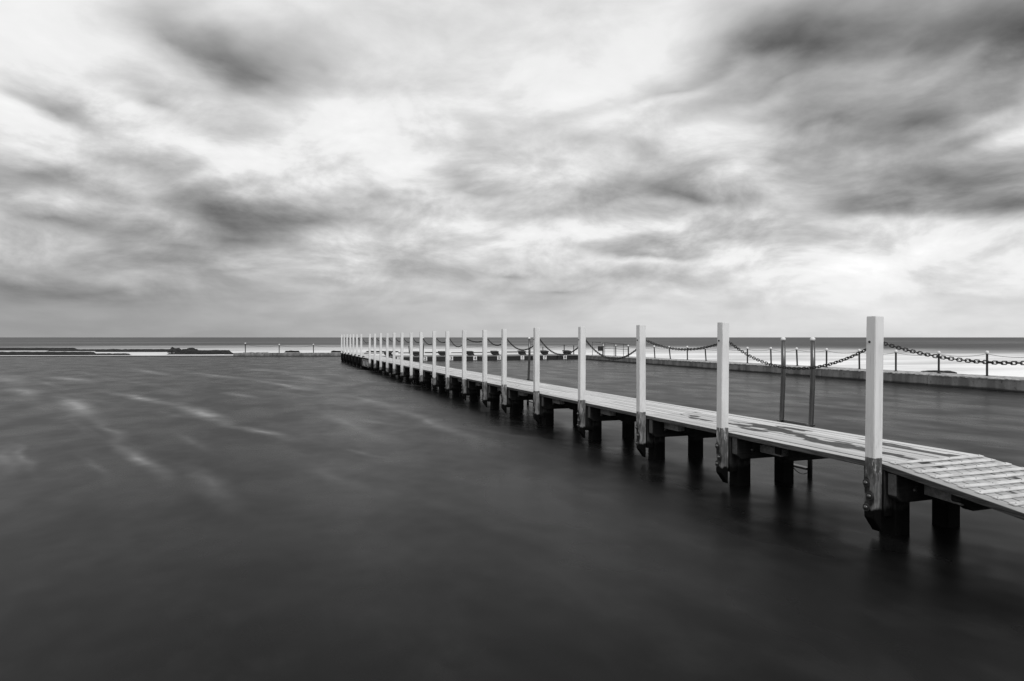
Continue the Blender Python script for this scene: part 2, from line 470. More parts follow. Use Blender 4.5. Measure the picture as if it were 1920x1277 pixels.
def m_coping(t, p):
    P = pos(t)
    n = t.noise(P, 5.0, 5.0, 0.65)
    grey(t, p, t.smooth(n, 0.35, 0.65, 0.12, 0.50))
    p.inputs['Roughness'].default_value = 0.8
    bump(t, p, n, 0.6, 0.02)

def m_rock(t, p):
    P = pos(t)
    n = t.noise(scaled(t, P, (1, 1, 5)), 0.8, 5.0, 0.65)
    grey(t, p, t.smooth(n, 0.45, 0.8, 0.004, 0.022))
    p.inputs['Roughness'].default_value = 0.8
    bump(t, p, n, 0.8, 0.08)

def simple(v, rough, metal=0.0, var=0.0, sc=20.0):
    def f(t, p):
        P = pos(t)
        n = t.noise(P, sc, 3.0, 0.6)
        grey(t, p, t.m('MULTIPLY_ADD', t.m('SUBTRACT', n, 0.5), var, v))
        p.inputs['Roughness'].default_value = rough
        p.inputs['Metallic'].default_value = metal
    return f

M = {k: mat(k, f) for k, f in {
    'pool_water': m_water, 'sea_water': m_sea, 'painted_post': m_post, 'pile_timber': m_pile, 'beam_timber': m_beam,
    'end_grain': m_endgrain, 'deck_timber': m_plank, 'batten_strip': m_batten, 'concrete': m_concrete, 'coping': m_coping,
    'rock': m_rock,
    'iron': simple(0.018, 0.6, 0.3, 0.03), 'bolt_steel': simple(0.10, 0.3, 0.7, 0.06), 'washer_rust': simple(0.03, 0.7, 0.2, 0.03),
    'stainless': simple(0.12, 0.30, 1.0, 0.06, 6.0), 'cap_white': simple(0.72, 0.5), 'stanchion_dark': simple(0.012, 0.6, 0.0, 0.01),
    'chain_thin': simple(0.03, 0.6, 0.2, 0.03), 'block_dark': simple(0.014, 0.7, 0.0, 0.012), 'sign_white': simple(0.75, 0.5),
    'sign_ink': simple(0.02, 0.6), 'wet_slab': simple(0.16, 0.5, 0.0, 0.12, 1.5), 'wash_slab': simple(0.6, 0.5, 0.0, 0.25, 0.6),
    'rail_grey': simple(0.05, 0.45, 0.4, 0.05), 'black_beam': simple(0.012, 0.6, 0.0, 0.01),
    'fascia_grey': simple(0.12, 0.7, 0.0, 0.16, 5.0), 'lit_end_grain': simple(0.075, 0.8, 0.0, 0.12, 25.0),
}.items()}

# ------------------------------------------------------------------ mesh helpers
def to_mesh(name, bm, m, smooth=False):
    me = bpy.data.meshes.new(name)
    bmesh.ops.recalc_face_normals(bm, faces=bm.faces)
    bm.to_mesh(me); bm.free()
    me.materials.append(m)
    if smooth:
        me.polygons.foreach_set('use_smooth', [True] * len(me.polygons))
    return me

def ob(name, me, parent=None, loc=(0, 0, 0), rot=None):
    o = bpy.data.objects.new(name, me)
    col.objects.link(o)
    o.parent = parent
    o.location = loc
    if rot is not None: o.rotation_euler = rot
    return o

def tag(o, label=None, cat=None, group=None, kind=None):
    if label: o['label'] = label
    if cat: o['category'] = cat
    if group: o['group'] = group
    if kind: o['kind'] = kind
    return o

def empty(name, loc=(0, 0, 0), rz=0.0):
    o = bpy.data.objects.new(name, None)
    o.empty_display_size = 0.2
    col.objects.link(o)
    o.location = loc
    o.rotation_euler = (0, 0, rz)
    return o

def box(x0, x1, y0, y1, z0, z1, bevel=0.0, bm=None):
    b = bmesh.new()
    v = [b.verts.new(c) for c in ((x0, y0, z0), (x1, y0, z0), (x1, y1, z0), (x0, y1, z0), (x0, y0, z1), (x1, y0, z1), (x1, y1, z1), (x0, y1, z1))]
    for f in ((0, 3, 2, 1), (4, 5, 6, 7), (0, 1, 5, 4), (1, 2, 6, 5), (2, 3, 7, 6), (3, 0, 4, 7)):
        b.faces.new([v[i] for i in f])
    if bevel:
        bmesh.ops.bevel(b, geom=b.edges[:], offset=bevel, segments=1, affect='EDGES')
    if bm is None: return b
    tmp = bpy.data.meshes.new('tmp'); b.to_mesh(tmp); b.free(); bm.from_mesh(tmp); bpy.data.meshes.remove(tmp)
    return bm

def prism(poly, axis, a0, a1, bevel=0.0):
    """poly of 2D points; extruded along axis 'x' (points y,z) or 'y' (points x,z) or 'z' (points x,y)"""
    b = bmesh.new()
    def P(p, a):
        return {'x': (a, p[0], p[1]), 'y': (p[0], a, p[1]), 'z': (p[0], p[1], a)}[axis]
    lo = [b.verts.new(P(p, a0)) for p in poly]
    hi = [b.verts.new(P(p, a1)) for p in poly]
    n = len(poly)
    b.faces.new(lo); b.faces.new(hi[::-1])
    for i in range(n):
        b.faces.new((lo[i], hi[i], hi[(i + 1) % n], lo[(i + 1) % n]))
    if bevel:
        bmesh.ops.bevel(b, geom=b.edges[:], offset=bevel, segments=1, affect='EDGES')
    return b

def tube(path, rad, seg=8, bm=None, cap=True):
    b = bm or bmesh.new()
    pts = [Vector(p) for p in path]
    rings = []
    up = None
    for i, p in enumerate(pts):
        d = (pts[min(i + 1, len(pts) - 1)] - pts[max(i - 1, 0)]).normalized()
        if up is None or abs(up.dot(d)) > 0.95:
            up = Vector((0, 0, 1)) if abs(d.z) < 0.9 else Vector((1, 0, 0))
        s = d.cross(up).normalized(); u2 = s.cross(d).normalized()
        r = rad[i] if isinstance(rad, (list, tuple)) else rad
        rings.append([b.verts.new(p + s * (r * cos(2 * pi * k / seg)) + u2 * (r * sin(2 * pi * k / seg))) for k in range(seg)])
    for a, c in zip(rings, rings[1:]):
        for k in range(seg):
            b.faces.new((a[k], a[(k + 1) % seg], c[(k + 1) % seg], c[k]))
    if cap:
        b.faces.new(rings[0][::-1]); b.faces.new(rings[-1])
    return b

def lathe(profile, seg=12):
    """profile: (r, z) pairs, bottom to top"""
    b = bmesh.new()
    rings = []
    for r, z in profile:
        if r < 1e-6:
            rings.append([b.verts.new((0, 0, z))])
        else:
            rings.append([b.verts.new((r * cos(2 * pi * k / seg), r * sin(2 * pi * k / seg), z)) for k in range(seg)])
    for a, c in zip(rings, rings[1:]):
        for k in range(seg):
            q = [a[k % len(a)], a[(k + 1) % len(a)], c[(k + 1) % len(c)], c[k % len(c)]]
            q = list(dict.fromkeys(q))
            if len(q) > 2: b.faces.new(q)
    if len(rings[0]) > 1: b.faces.new(rings[0][::-1])
    if len(rings[-1]) > 1: b.faces.new(rings[-1])
    return b

def sheet(name, poly, z, m):
    b = bmesh.new()
    b.faces.new([b.verts.new((x, y, z)) for x, y in poly])
    me = to_mesh(name, b, m)
    if me.polygons[0].normal.z < 0: me.flip_normals()
    return ob(name, me)

ORD = ['zeroth', 'first', 'second', 'third', 'fourth', 'fifth', 'sixth', 'seventh', 'eighth', 'ninth', 'tenth', 'eleventh', 'twelfth',
       'thirteenth', 'fourteenth', 'fifteenth', 'sixteenth', 'seventeenth', 'eighteenth', 'nineteenth', 'twentieth', 'twenty-first',
       'twenty-second', 'twenty-third', 'twenty-fourth', 'twenty-fifth', 'twenty-sixth']

# ------------------------------------------------------------------ the setting: sea, pool water, promenade underfoot
sea = sheet('sea', [(-40000, -40000), (40000, -40000), (40000, 40000), (-40000, 40000)], -0.12, M['sea_water'])
tag(sea, kind='structure')
water = sheet('pool_water', [(-46, -3), (26.3, -3), (27.5, 57.6), (7.6, 57.6), (8.2, 74.2), (-3.2, 78.4), (-46, 89.6)], 0.0, M['pool_water'])
tag(water, kind='structure')
prom = ob('promenade', to_mesh('promenade', box(-50, 30, -12, 1.2, -0.4, 0.22, 0.02), M['concrete']))
tag(prom, kind='structure')

# ------------------------------------------------------------------ pool walls
def wall_panels(root, pts_front, thick, z0, ztop, panel_len, side, lip=True):
    """concrete panels along a line, butted with open joints; side=+1 puts the thickness to the right of travel"""
    (xa, ya), (xb, yb) = pts_front
    L = math.hypot(xb - xa, yb - ya)
    dx, dy = (xb - xa) / L, (yb - ya) / L
    nx, ny = dy * side, -dx * side
    n = max(1, round(L / panel_len))
    for i in range(n):
        a, c = i * L / n + 0.012, (i + 1) * L / n - 0.012
        za = ztop[0] + (ztop[1] - ztop[0]) * a / L
        zc = ztop[0] + (ztop[1] - ztop[0]) * c / L
        jog = random.uniform(-0.008, 0.008)
        b = bmesh.new()
        q = []
        for s, zt in ((a, za), (c, zc)):
            for w_, zz in ((jog, z0), (jog, zt - 0.05), (thick, zt - 0.05), (thick, z0)):
                q.append(b.verts.new((xa + dx * s + nx * w_, ya + dy * s + ny * w_, zz)))
        for f in ((0, 1, 2, 3), (7, 6, 5, 4), (0, 4, 5, 1), (1, 5, 6, 2), (2, 6, 7, 3), (3, 7, 4, 0)):
            b.faces.new([q[k] for k in f])
        ob('wall_panel', to_mesh('wall_panel', b, M['concrete']), root)
        if lip:
            b = bmesh.new()
            rows = []
            m = max(4, int((c - a) / 0.14))
            for k in range(m + 1):
                s = a + (c - a) * k / m
                zt = za + (zc - za) * k / m
                e = -0.03 + random.uniform(-0.004, 0.022) * (1 if random.random() < .7 else 2.2)
                rows.append([b.verts.new((xa + dx * s + nx * w_, ya + dy * s + ny * w_, zz)) for w_, zz in
                             ((e, zt - 0.052), (e, zt - 0.012 + random.uniform(-.006, .004)), (e + 0.03, zt + random.uniform(-.004, .004)), (thick + 0.02, zt), (thick + 0.02, zt - 0.052))])
            for r0, r1 in zip(rows, rows[1:]):
                for k in range(5):
                    b.faces.new((r0[k], r0[(k + 1) % 5], r1[(k + 1) % 5], r1[k]))
            b.faces.new(rows[0]); b.faces.new(rows[-1][::-1])
            ob('coping', to_mesh('coping', b, M['coping']), root)

wx = lambda u: 26.0 + 0.034 * (u - 17)
rw = empty('pool_wall', (0, 0, 0))
tag(rw, 'long pale concrete pool wall along the right, carrying the capped stanchions', 'pool wall')
wall_panels(rw, ((wx(-3), -3), (wx(57.2), 57.2)), 1.7, -0.6, (0.49, 0.385), 6.0, +1)
fw = empty('pool_wall', (0, 0, 0))
tag(fw, 'low grey concrete wall far away at left, just left of the boardwalk end', 'pool wall')
wall_panels(fw, ((-3.3, 78.1), (8.4, 73.9)), 1.3, -0.5, (0.36, 0.36), 4.0, -1)
lw = empty('pool_wall', (0, 0, 0))
tag(lw, 'nearly submerged concrete lip in front of the dark rock ledges at far left', 'pool wall')
wall_panels(lw, ((-46, 89.3), (-3.34, 78.11)), 1.4, -0.5, (0.10, 0.12), 7.0, -1, lip=False)
ew = empty('pool_wall', (0, 0, 0))
tag(ew, 'short concrete return wall behind the far end of the boardwalk', 'pool wall')
wall_panels(ew, ((8.1, 61.2), (8.45, 73.8)), 1.2, -0.5, (0.36, 0.36), 6.0, +1)

# ------------------------------------------------------------------ boardwalk
POST_U = [2.85, 5.24, 7.66, 9.76, 12.0, 14.35, 16.59, 18.23, 20.34, 22.42, 24.34, 26.56, 28.54, 30.64, 32.63, 34.62, 36.67, 38.74, 40.80,
          44.65, 46.84, 48.82, 50.76, 52.88, 54.84, 56.77]
DX0, DX1, DZ = 5.82, 7.24, 0.73
RAMP_U, RAMP_S = 5.20, 0.122
def deck_z(u): return DZ - RAMP_S * max(0.0, RAMP_U - u)

bw = empty('boardwalk', (6.5, 5.0, 0))
tag(bw, 'long grey timber boardwalk on dark piles with a row of white square posts', 'boardwalk')
def bpart(name, me, loc=(0, 0, 0), parent=None, rot=None):
    p = bw if parent is None else parent
    o = ob(name, me, p, loc, rot)
    if p is bw:
        o.location = Vector(loc) - bw.location
    return o

# deck boards run lengthwise, butted over the bents
NB = 10
PW = (DX1 - DX0) / NB
def plank(x0, x1, u0, u1, th=0.045):
    za, zb = deck_z(u0), deck_z(u1)
    b = bmesh.new()
    j = random.uniform(-0.0025, 0.0025)
    q = [b.verts.new(c) for c in ((x0, u0, za - th + j), (x1, u0, za - th + j), (x1, u1, zb - th + j), (x0, u1, zb - th + j),
                                  (x0, u0, za + j), (x1, u0, za + j), (x1, u1, zb + j), (x0, u1, zb + j))]
    for f in ((0, 3, 2, 1), (4, 5, 6, 7), (0, 1, 5, 4), (1, 2, 6, 5), (2, 3, 7, 6), (3, 0, 4, 7)):
        b.faces.new([q[i] for i in f])
    bmesh.ops.bevel(b, geom=b.edges[:], offset=0.004, segments=1, affect='EDGES')
    bpart('deck_plank', to_mesh('deck_plank', b, M['deck_timber']))

cuts_even = [5.2, 9.76, 14.35, 18.23, 22.42, 26.56, 30.64, 34.62, 38.74, 44.65, 48.82, 52.88, 57.3]
cuts_odd = [5.2, 7.66, 12.0, 16.59, 20.34, 24.34, 28.54, 32.63, 36.67, 40.8, 46.84, 50.76, 54.84, 57.3]
for i in range(NB):
    x0, x1 = DX0 + i * PW + 0.0042, DX0 + (i + 1) * PW - 0.0042
    th = 0.058 if i in (0, NB - 1) else 0.045
    x0 += random.uniform(-0.001, 0.001)
    plank(x0, x1, 1.0, RAMP_U - 0.003, th)
    cuts = cuts_even if i % 2 else cuts_odd
    for a, c in zip(cuts, cuts[1:]):
        plank(x0, x1, a + 0.003, c - 0.003, th)

# anti-slip battens across the ramp, screwed down
screw_me = to_mesh('screw', lathe([(0.0055, 0), (0.0055, 0.002), (0.003, 0.0035), (0, 0.0038)], 6), M['washer_rust'])
ang = math.atan(RAMP_S)
batten_me = []
for k in range(3):
    e = [0.0, 0.012, -0.010][k]
    batten_me.append(to_mesh('batten', box(DX0 + 0.10 + e, DX1 - 0.05 - e, -0.029, 0.029, 0.0, 0.013, 0.003), M['batten_strip']))
for k in range(24):
    u = 5.165 - 0.1468 * k
    o = bpart('batten', batten_me[k % 3], (0, u, deck_z(u) + 0.0025), rot=(ang, 0, random.uniform(-.002, .002)))
    for xs in (DX0 + 0.135, DX0 + 0.50, DX0 + 0.90, DX1 - 0.09):
        ob('screw', screw_me, o, (xs + random.uniform(-.01, .01), random.uniform(-.006, .006), 0.013))

#  posts: painted above the deck, bare and weedy below, foot cut on the skew
PS = 0.057
def post_mesh(h):
    b = prism([(-PS, 0.19), (PS, 0.04), (PS, h), (-PS, h)], 'y', -PS, PS)
    bmesh.ops.bevel(b, geom=[e for e in b.edges], offset=0.006, segments=2, affect='EDGES')
    return to_mesh('post', b, M['painted_post'])
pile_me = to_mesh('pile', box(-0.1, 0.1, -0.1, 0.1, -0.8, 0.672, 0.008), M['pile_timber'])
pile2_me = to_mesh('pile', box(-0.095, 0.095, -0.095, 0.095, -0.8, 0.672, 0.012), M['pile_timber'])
spacer_me = to_mesh('spacer_block', box(0.0, 0.115, -0.075, 0.075, 0.20, 0.665, 0.005), M['pile_timber'])
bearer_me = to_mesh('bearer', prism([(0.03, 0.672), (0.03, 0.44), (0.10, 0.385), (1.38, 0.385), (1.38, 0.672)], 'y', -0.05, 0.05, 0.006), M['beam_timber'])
endcap_me = to_mesh('bearer_end', box(-0.006, 0.002, -0.047, 0.047, 0.455, 0.668, 0.002), M['lit_end_grain'])  # bearer's end grain; the light on this face is put into its colour
corbel_me = to_mesh('corbel', box(-0.06, 0.06, -0.60, 0.10, -0.05, 0.05, 0.006), M['end_grain'])
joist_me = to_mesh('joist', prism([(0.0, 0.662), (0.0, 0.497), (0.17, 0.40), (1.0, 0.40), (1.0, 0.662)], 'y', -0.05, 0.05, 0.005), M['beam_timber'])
bolt_me = to_mesh('bolt', lathe([(0.024, 0.0), (0.024, 0.006), (0.019, 0.015), (0.010, 0.021), (0.0, 0.023)], 12), M['bolt_steel'], True)
washer_me = to_mesh('washer', lathe([(0.041, 0.0), (0.041, 0.006), (0.036, 0.008)], 16), M['washer_rust'])
eye_me = to_mesh('bolt', lathe([(0.012, 0.0), (0.012, 0.006), (0.008, 0.013), (0.0, 0.014)], 8), M['washer_rust'])

POST_X = DX0 - PS - 0.010
TOPS = {}
for k, u in enumerate(POST_U):
    h = 2.213 + (0 if k == 1 else random.uniform(-0.012, 0.012))
    TOPS[k] = h
    lean = {1: 0.011, 2: 0.008}.get(k, random.uniform(-0.002, 0.006))
    po = bpart('post', post_mesh(h), (POST_X, u, 0), rot=(random.uniform(-.003, .003), lean, 0))
    drop = RAMP_S * max(0.0, RAMP_U - u)
    if k <= 14:
        for j, (du, z) in enumerate(((0.030, 0.53), (-0.014, 0.405), (0.026, 0.285))):
            wz = z + random.uniform(-.02, .02) * (k != 1)
            wo = ob('washer', washer_me, po, (-PS, du, wz), (0, -pi / 2, 0))
            ob('bolt', bolt_me, po, (-PS - 0.007, du, wz), (0, -pi / 2, 0))
    ob('chain_bolt', eye_me, po, (-PS, 0.012, 1.955), (0, -pi / 2, 0))
    z0 = -drop
    bpart('spacer_block', spacer_me, (DX0 + 0.006, u, z0))
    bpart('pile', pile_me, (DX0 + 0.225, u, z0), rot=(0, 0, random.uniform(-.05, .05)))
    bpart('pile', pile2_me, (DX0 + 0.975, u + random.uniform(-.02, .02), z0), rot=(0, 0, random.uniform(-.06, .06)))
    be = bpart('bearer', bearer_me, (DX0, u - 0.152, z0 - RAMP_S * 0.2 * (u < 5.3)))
    ob('bearer_end', endcap_me, be, (0.024, 0, 0))
    if k <= 10:
        ob('bolt', bolt_me, be, (0.26, -0.05, 0.50), (pi / 2, 0, 0))
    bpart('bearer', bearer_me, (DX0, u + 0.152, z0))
    a = 0.45 if k in (1, 2) else 0.30
    bpart('corbel', corbel_me, (DX0 + a, u, z0 + (0.515 if k in (1, 2) else 0.577) - 0.03 * (u < 5.3)), rot=(ang if u < 5.1 else ang / 2 if k == 1 else 0, 0, 0))
    if k <= 9:
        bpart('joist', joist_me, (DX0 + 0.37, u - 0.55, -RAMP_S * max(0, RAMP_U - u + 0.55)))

# dark rubber fenders and the panelled bay towards the far end
fender_me = to_mesh('fender', box(-0.12, 0.12, -0.13, 0.13, -0.3, 0.80, 0.03), M['black_beam'])
for k in range(19, 26):
    bpart('fender', fender_me, (DX0 + 0.06, POST_U[k] + 0.3, 0))
pan = bpart('side_panel', to_mesh('side_panel', box(DX0 - 0.05, DX0 - 0.005, 40.95, 44.5, 0.18, 0.62, 0.01), M['fascia_grey']))
tag(pan, 'grey panel with pale worn marks on the side of the boardwalk')
for k in range(9):
    ob('panel_mark', to_mesh('panel_mark', box(-0.004, 0.0, -0.09, 0.09, -0.10 - 0.05 * (k % 3), 0.10, 0.0), M['cap_white'] if k % 2 else M['black_beam']), pan,
       (DX0 - 0.052, 41.4 + 0.33 * k, 0.42))

# ------------------------------------------------------------------ chains along the white posts
def link_mesh(L, W, r, nmaj=14, nmin=6):
    b = bmesh.new()
    rings = []
    half = (L - W) / 2
    for i in range(nmaj):
        a = 2 * pi * i / nmaj
        cx_, cy_ = cos(a), sin(a)
        p = Vector((half * (1 if cx_ > 1e-6 else -1 if cx_ < -1e-6 else 0) + (W / 2) * cx_, (W / 2) * cy_, 0))
        nrm = Vector((cx_, cy_, 0))
        rings.append([b.verts.new(p + nrm * (r * cos(2 * pi * j / nmin)) + Vector((0, 0, r * sin(2 * pi * j / nmin)))) for j in range(nmin)])
    for i in range(nmaj):
        for j in range(nmin):
            b.faces.new((rings[i][j], rings[(i + 1) % nmaj][j], rings[(i + 1) % nmaj][(j + 1) % nmin], rings[i][(j + 1) % nmin]))
    return b

link_me = to_mesh('link', link_mesh(0.051, 0.029, 0.0050), M['iron'], True)
link_lo = to_mesh('link', link_mesh(0.052, 0.031, 0.0060, 8, 4), M['iron'], True)

def catenary(p0, p1, sag, n=80):
    p0, p1 = Vector(p0), Vector(p1)
    return [p0.lerp(p1, i / n) - Vector((0, 0, sag * 4 * (i / n) * (1 - i / n))) for i in range(n + 1)]

def resample(path, step):
    out = [path[0]]
    acc = 0.0
    for a, b in zip(path, path[1:]):
        seg = (b - a).length
        t = 0.0
        while acc + (seg - t) >= step:
            t += step - acc
            out.append(a.lerp(b, t / seg)); acc = 0.0
        acc += seg - t
    return out

SAG = {0: .17, 1: .32, 2: .135, 3: .34, 4: .32, 5: .26, 6: .17, 7: .09, 8: .26, 9: .14, 10: .23, 11: .17, 12: .17, 13: .15, 14: .14, 15: .14, 16: .14, 17: .12,
       18: .30, 19: .16, 20: .15, 21: .15, 22: .15, 23: .14, 24: .14}
PITCH = 0.0395
for k in range(len(POST_U) - 1):
    za = 1.955
    a = Vector((POST_X + PS + 0.030, POST_U[k], za))
    b_ = Vector((POST_X + PS + 0.030, POST_U[k + 1], 1.955))
    path = resample(catenary(a, b_, SAG[k]), PITCH)
    if k == 0:
        lab = 'heavy iron chain running from the nearest white post off the right edge'
    elif k == 1:
        lab = 'deep sagging iron chain between the two nearest white posts, crossing the ladder rails'
    elif k == 18:
        lab = 'deep sagging chain across the widest post gap near the far end'
    else:
        lab = f'iron chain between the {ORD[k]} and {ORD[k + 1]} white posts counted from the right'
    if k <= 4:
        root = empty('chain', a)
    else:
        bm = bmesh.new()
    prev = None
    for i in range(len(path) - 1):
        mid = (path[i] + path[i + 1]) / 2
        d = (path[i + 1] - path[i]).normalized()
        q = d.to_track_quat('X', 'Z').to_matrix().to_4x4()
        roll = (pi / 2 if i % 2 else 0) + pi / 4 * 0.35 + random.uniform(-.15, .15)
        T = Matrix.Translation(mid) @ q @ Matrix.Rotation(roll, 4, 'X')
        if k <= 4:
            o = ob('link', link_me, root)
            o.matrix_local = Matrix.Translation(-a) @ T
        else:
            n0 = len(bm.verts)
            bm.from_mesh(link_lo)
            bm.verts.ensure_lookup_table()
            for v in bm.verts[n0:]: v.co = T @ v.co
    if k > 4:
        for v in bm.verts: v.co -= a
        root = ob('chain', to_mesh('chain', bm, M['iron'], True), None, a)
    tag(root, lab, 'chain', 'chains slung between the white posts')

# ------------------------------------------------------------------ ladders on the lap-pool side
def ladder(x, u_far, u_near, label, rung=True):
    root = empty('pool_ladder', (x, (u_far + u_near) / 2, 0))
    for u in (u_far, u_near):
        du = u - (u_far + u_near) / 2
        path = [(-0.02, du, -0.5), (-0.012, du, 0.4), (0.0, du, 0.72), (0.028, du, 1.30), (0.036, du, 1.55), (0.030, du, 1.96)]
        st = ob('ladder_rail', to_mesh('ladder_rail', tube(path, [.034, .034, .034, .034, .034, .032], 14), M['stainless'], True), root)
        ob('rail_cap', to_mesh('rail_cap', lathe([(0.034, -0.01), (0.036, 0.008), (0.033, 0.022), (0.022, 0.034), (0.0, 0.040)], 14), M['cap_white'], True), st, (0.030, du, 1.965))
        ob('base_bracket', to_mesh('base_bracket', box(-0.06, 0.05, du - 0.035, du + 0.035, 0.735, 0.76, 0.004), M['stainless']), root)
    half = abs(u_far - u_near) / 2 - 0.03
    ob('tie_bar', to_mesh('tie_bar', box(-0.018, 0.018, -half, half, 0.733, 0.766, 0.003), M['stainless']), root)
    for z in (0.42, 0.12, -0.18):
        ob('rung', to_mesh('rung', box(-0.06, 0.04, -half, half, z - 0.015, z + 0.015, 0.004), M['stainless']), root)
    tag(root, label, 'ladder', 'pool ladders')
    return root
ladder(7.305, 8.30, 7.71, 'stainless ladder rails between the two nearest white posts')
ladder(7.305, 18.86, 18.36, 'thin stainless ladder rails just left of the fifth white post from the right')
ladder(7.305, 33.9, 33.4, 'distant thin ladder rails beside the white posts mid-way along the boardwalk')

# slack mooring line under the deck
rope = ob('rope', to_mesh('rope', tube([tuple(v) for v in catenary((6.90, 7.62, 0.20), (7.29, 7.76, 0.06), 0.05, 14)], 0.006, 6), M['iron'], True))
tag(rope, 'thin dark rope from the pile to the ladder rail below the deck', 'rope')

# ------------------------------------------------------------------ stanchions on the right wall, with their chain
def stanchion(x, u, z0, z1, label, group, lean=(0, 0), r=0.042, cap=True):
    o = ob('stanchion', None, None, (x, u, z0))
    root = o
    hgt = z1 - z0
    ob('pole', to_mesh('pole', lathe([(r * 1.9, -0.02), (r * 1.9, 0.012), (r, 0.02), (r, hgt - 0.06)], 10), M['stanchion_dark'], False), root)
    if cap:
        ob('cap', to_mesh('cap', lathe([(r * 1.3, hgt - 0.10), (r * 1.6, hgt - 0.06), (r * 1.5, hgt - 0.01), (r * 0.9, hgt + 0.022), (0, hgt + 0.032)], 10), M['cap_white'], True), root)
    root.rotation_euler = (lean[1], lean[0], 0)
    tag(root, label, 'stanchion', group)
    bpy.context.view_layer.update()
    return root.matrix_world @ Vector((0, 0, hgt - 0.10))

def thin_chain(a, b, sag, label, group, r=0.011):
    path = resample(catenary(a, b, sag, 60), 0.028)
    rad = [r * (1.0 if i % 2 else 0.55) for i in range(len(path))]
    a = Vector(a)
    o = ob('thin_chain', to_mesh('thin_chain', tube([tuple(p - a) for p in path], rad, 5), M['chain_thin'], True), None, a)
    tag(o, label, 'chain', group)

RS = [(17.1, 0.47, 1.42, 0), (19.25, 0.46, 1.44, 0), (21.39, 0.46, 1.39, 0), (23.58, 0.46, 1.40, 0), (25.70, 0.455, 1.40, -.02), (27.86, 0.45, 1.41, 0), (30.02, 0.45, 1.42, -.055),
      (32.17, 0.445, 1.41, -.035), (34.34, 0.44, 1.39, 0), (36.5, 0.435, 1.37, 0), (38.71, 0.43, 1.33, -.09), (40.98, 0.43, 1.37, -.02), (43.25, 0.425, 1.34, -.13), (45.5, 0.42, 1.35, -.08),
      (47.7, 0.415, 1.35, 0), (49.86, 0.41, 1.36, 0), (52.15, 0.41, 1.34, 0), (54.63, 0.40, 1.33, 0)]
tops = []
vis = 0
for i, (u, z0, z1, ln) in enumerate(RS):
    x = 27.05 + 0.034 * (u - 17)
    lean_txt = 'leaning' if ln < -.03 else 'upright'
    if i == 0: lab = 'dark capped stanchion on the right wall just outside the picture'
    elif i == 1: lab = 'upright dark capped stanchion nearest the right edge of the wall'
    else: lab = f'{lean_txt} dark pole with pale cap, {ORD[i]} from the right along the concrete wall'
    tops.append(stanchion(x, u, z0 - 0.006, z1, lab, 'stanchions along the right pool wall', (ln, 0)))
for i in range(len(RS) - 1):
    lab = ('thin chain on the right wall running out at the right edge' if i == 0 else f'thin sagging chain between the {ORD[i]} and {ORD[i + 1]} capped stanchions from the right')
    thin_chain(tops[i], tops[i + 1], [0.10, 0.10, 0.10, 0.11, 0.10, 0.09, 0.11, 0.10, 0.10][i % 9], lab, 'thin chains along the right pool wall')

# far stanchions: left wall and behind the starting platform
fs = [(-2.1, 78.35, 0.35, 1.40, 'tallest dark stanchion alone on the far wall, leftmost of all'),
      (1.30, 77.05, 0.35, 1.27, 'second dark stanchion from the left on the far wall'),
      (4.75, 75.8, 0.35, 1.28, 'third dark stanchion from the left on the far wall, nearest the boardwalk end'),
      (8.55, 74.9, 0.35, 1.28, 'far stanchion seen between the last white posts of the boardwalk')]
tl = [stanchion(x, u, z0, z1, lab, 'stanchions on the far wall', (random.uniform(-.01, .01), 0), 0.045) for x, u, z0, z1, lab in fs]
for i, w_ in enumerate(('first and second', 'second and third', 'third and fourth')):
    thin_chain(tl[i], tl[i + 1], 0.22, f'thin far chain between the {w_} stanchions from the left', 'thin chains on the far wall', 0.014)
fb = [(13.25, 66.6, 0.44, 1.24, -.08, 'leaning dark pole behind the platform at far left of the starting blocks'),
      (20.6, 65.6, 0.44, 1.28, -.10, 'leaning dark pole behind the lane five sign'),
      (26.2, 63.6, 0.44, 1.12, 0, 'short dark pole behind the lane seven starting block'),
      (27.2, 60.6, 0.44, 1.34, 0, 'taller dark pole at the platform corner beside the lane eight block'),
      (27.75, 59.6, 0.42, 1.28, 0, 'dark pole at the wall corner just right of the lane eight block')]
tb = [stanchion(x, u, z0 - 0.01, z1, lab, 'poles behind the starting platform', (ln, 0), 0.045, False) for x, u, z0, z1, ln, lab in fb]
for i, w_ in enumerate(('first and second', 'second and third', 'third and fourth', 'fourth and fifth')):
    thin_chain(tb[i], tb[i + 1], [0.30, 0.25, 0.12, 0.08][i], f'thin chain between the {w_} poles behind the starting platform from the left', 'thin chains behind the starting platform', 0.012)
thin_chain(tb[4], tops[-1], 0.12, 'thin chain joining the platform corner pole to the wall stanchions', 'thin chains behind the starting platform', 0.012)

# ------------------------------------------------------------------ guard rail with a notice box at the wall's far end
gr = empty('guard_rail', (28.1, 52.6, 0.40))
def gtube(name, pts, r, parent=gr):
    base = Vector((28.1, 52.6, 0.40))
    return ob(name, to_mesh(name, tube([tuple(Vector(p) - base) for p in pts], r, 8), M['rail_grey'], True), parent)
GX = [(27.75, 55.6, 1.56), (27.98, 54.1, 1.54), (28.02, 53.75, 1.52), (28.2, 52.35, 1.46), (28.3, 50.9, 1.42), (28.35, 50.1, 1.41)]
for x, u, zt in GX:
    gtube('rail_post', [(x, u, 0.38), (x, u, zt)], 0.022)
gtube('top_rail', [(27.74, 55.62, 1.56), (27.95, 54.35, 1.55)], 0.022)
gtube('top_rail', [(28.0, 53.9, 1.54), (28.2, 52.35, 1.47), (28.36, 50.05, 1.42)], 0.026)
gtube('mid_rail', [(27.74, 55.6, 1.06), (27.98, 54.1, 1.04)], 0.018)
gtube('mid_rail', [(28.02, 53.75, 1.03), (28.36, 50.05, 0.97)], 0.02)
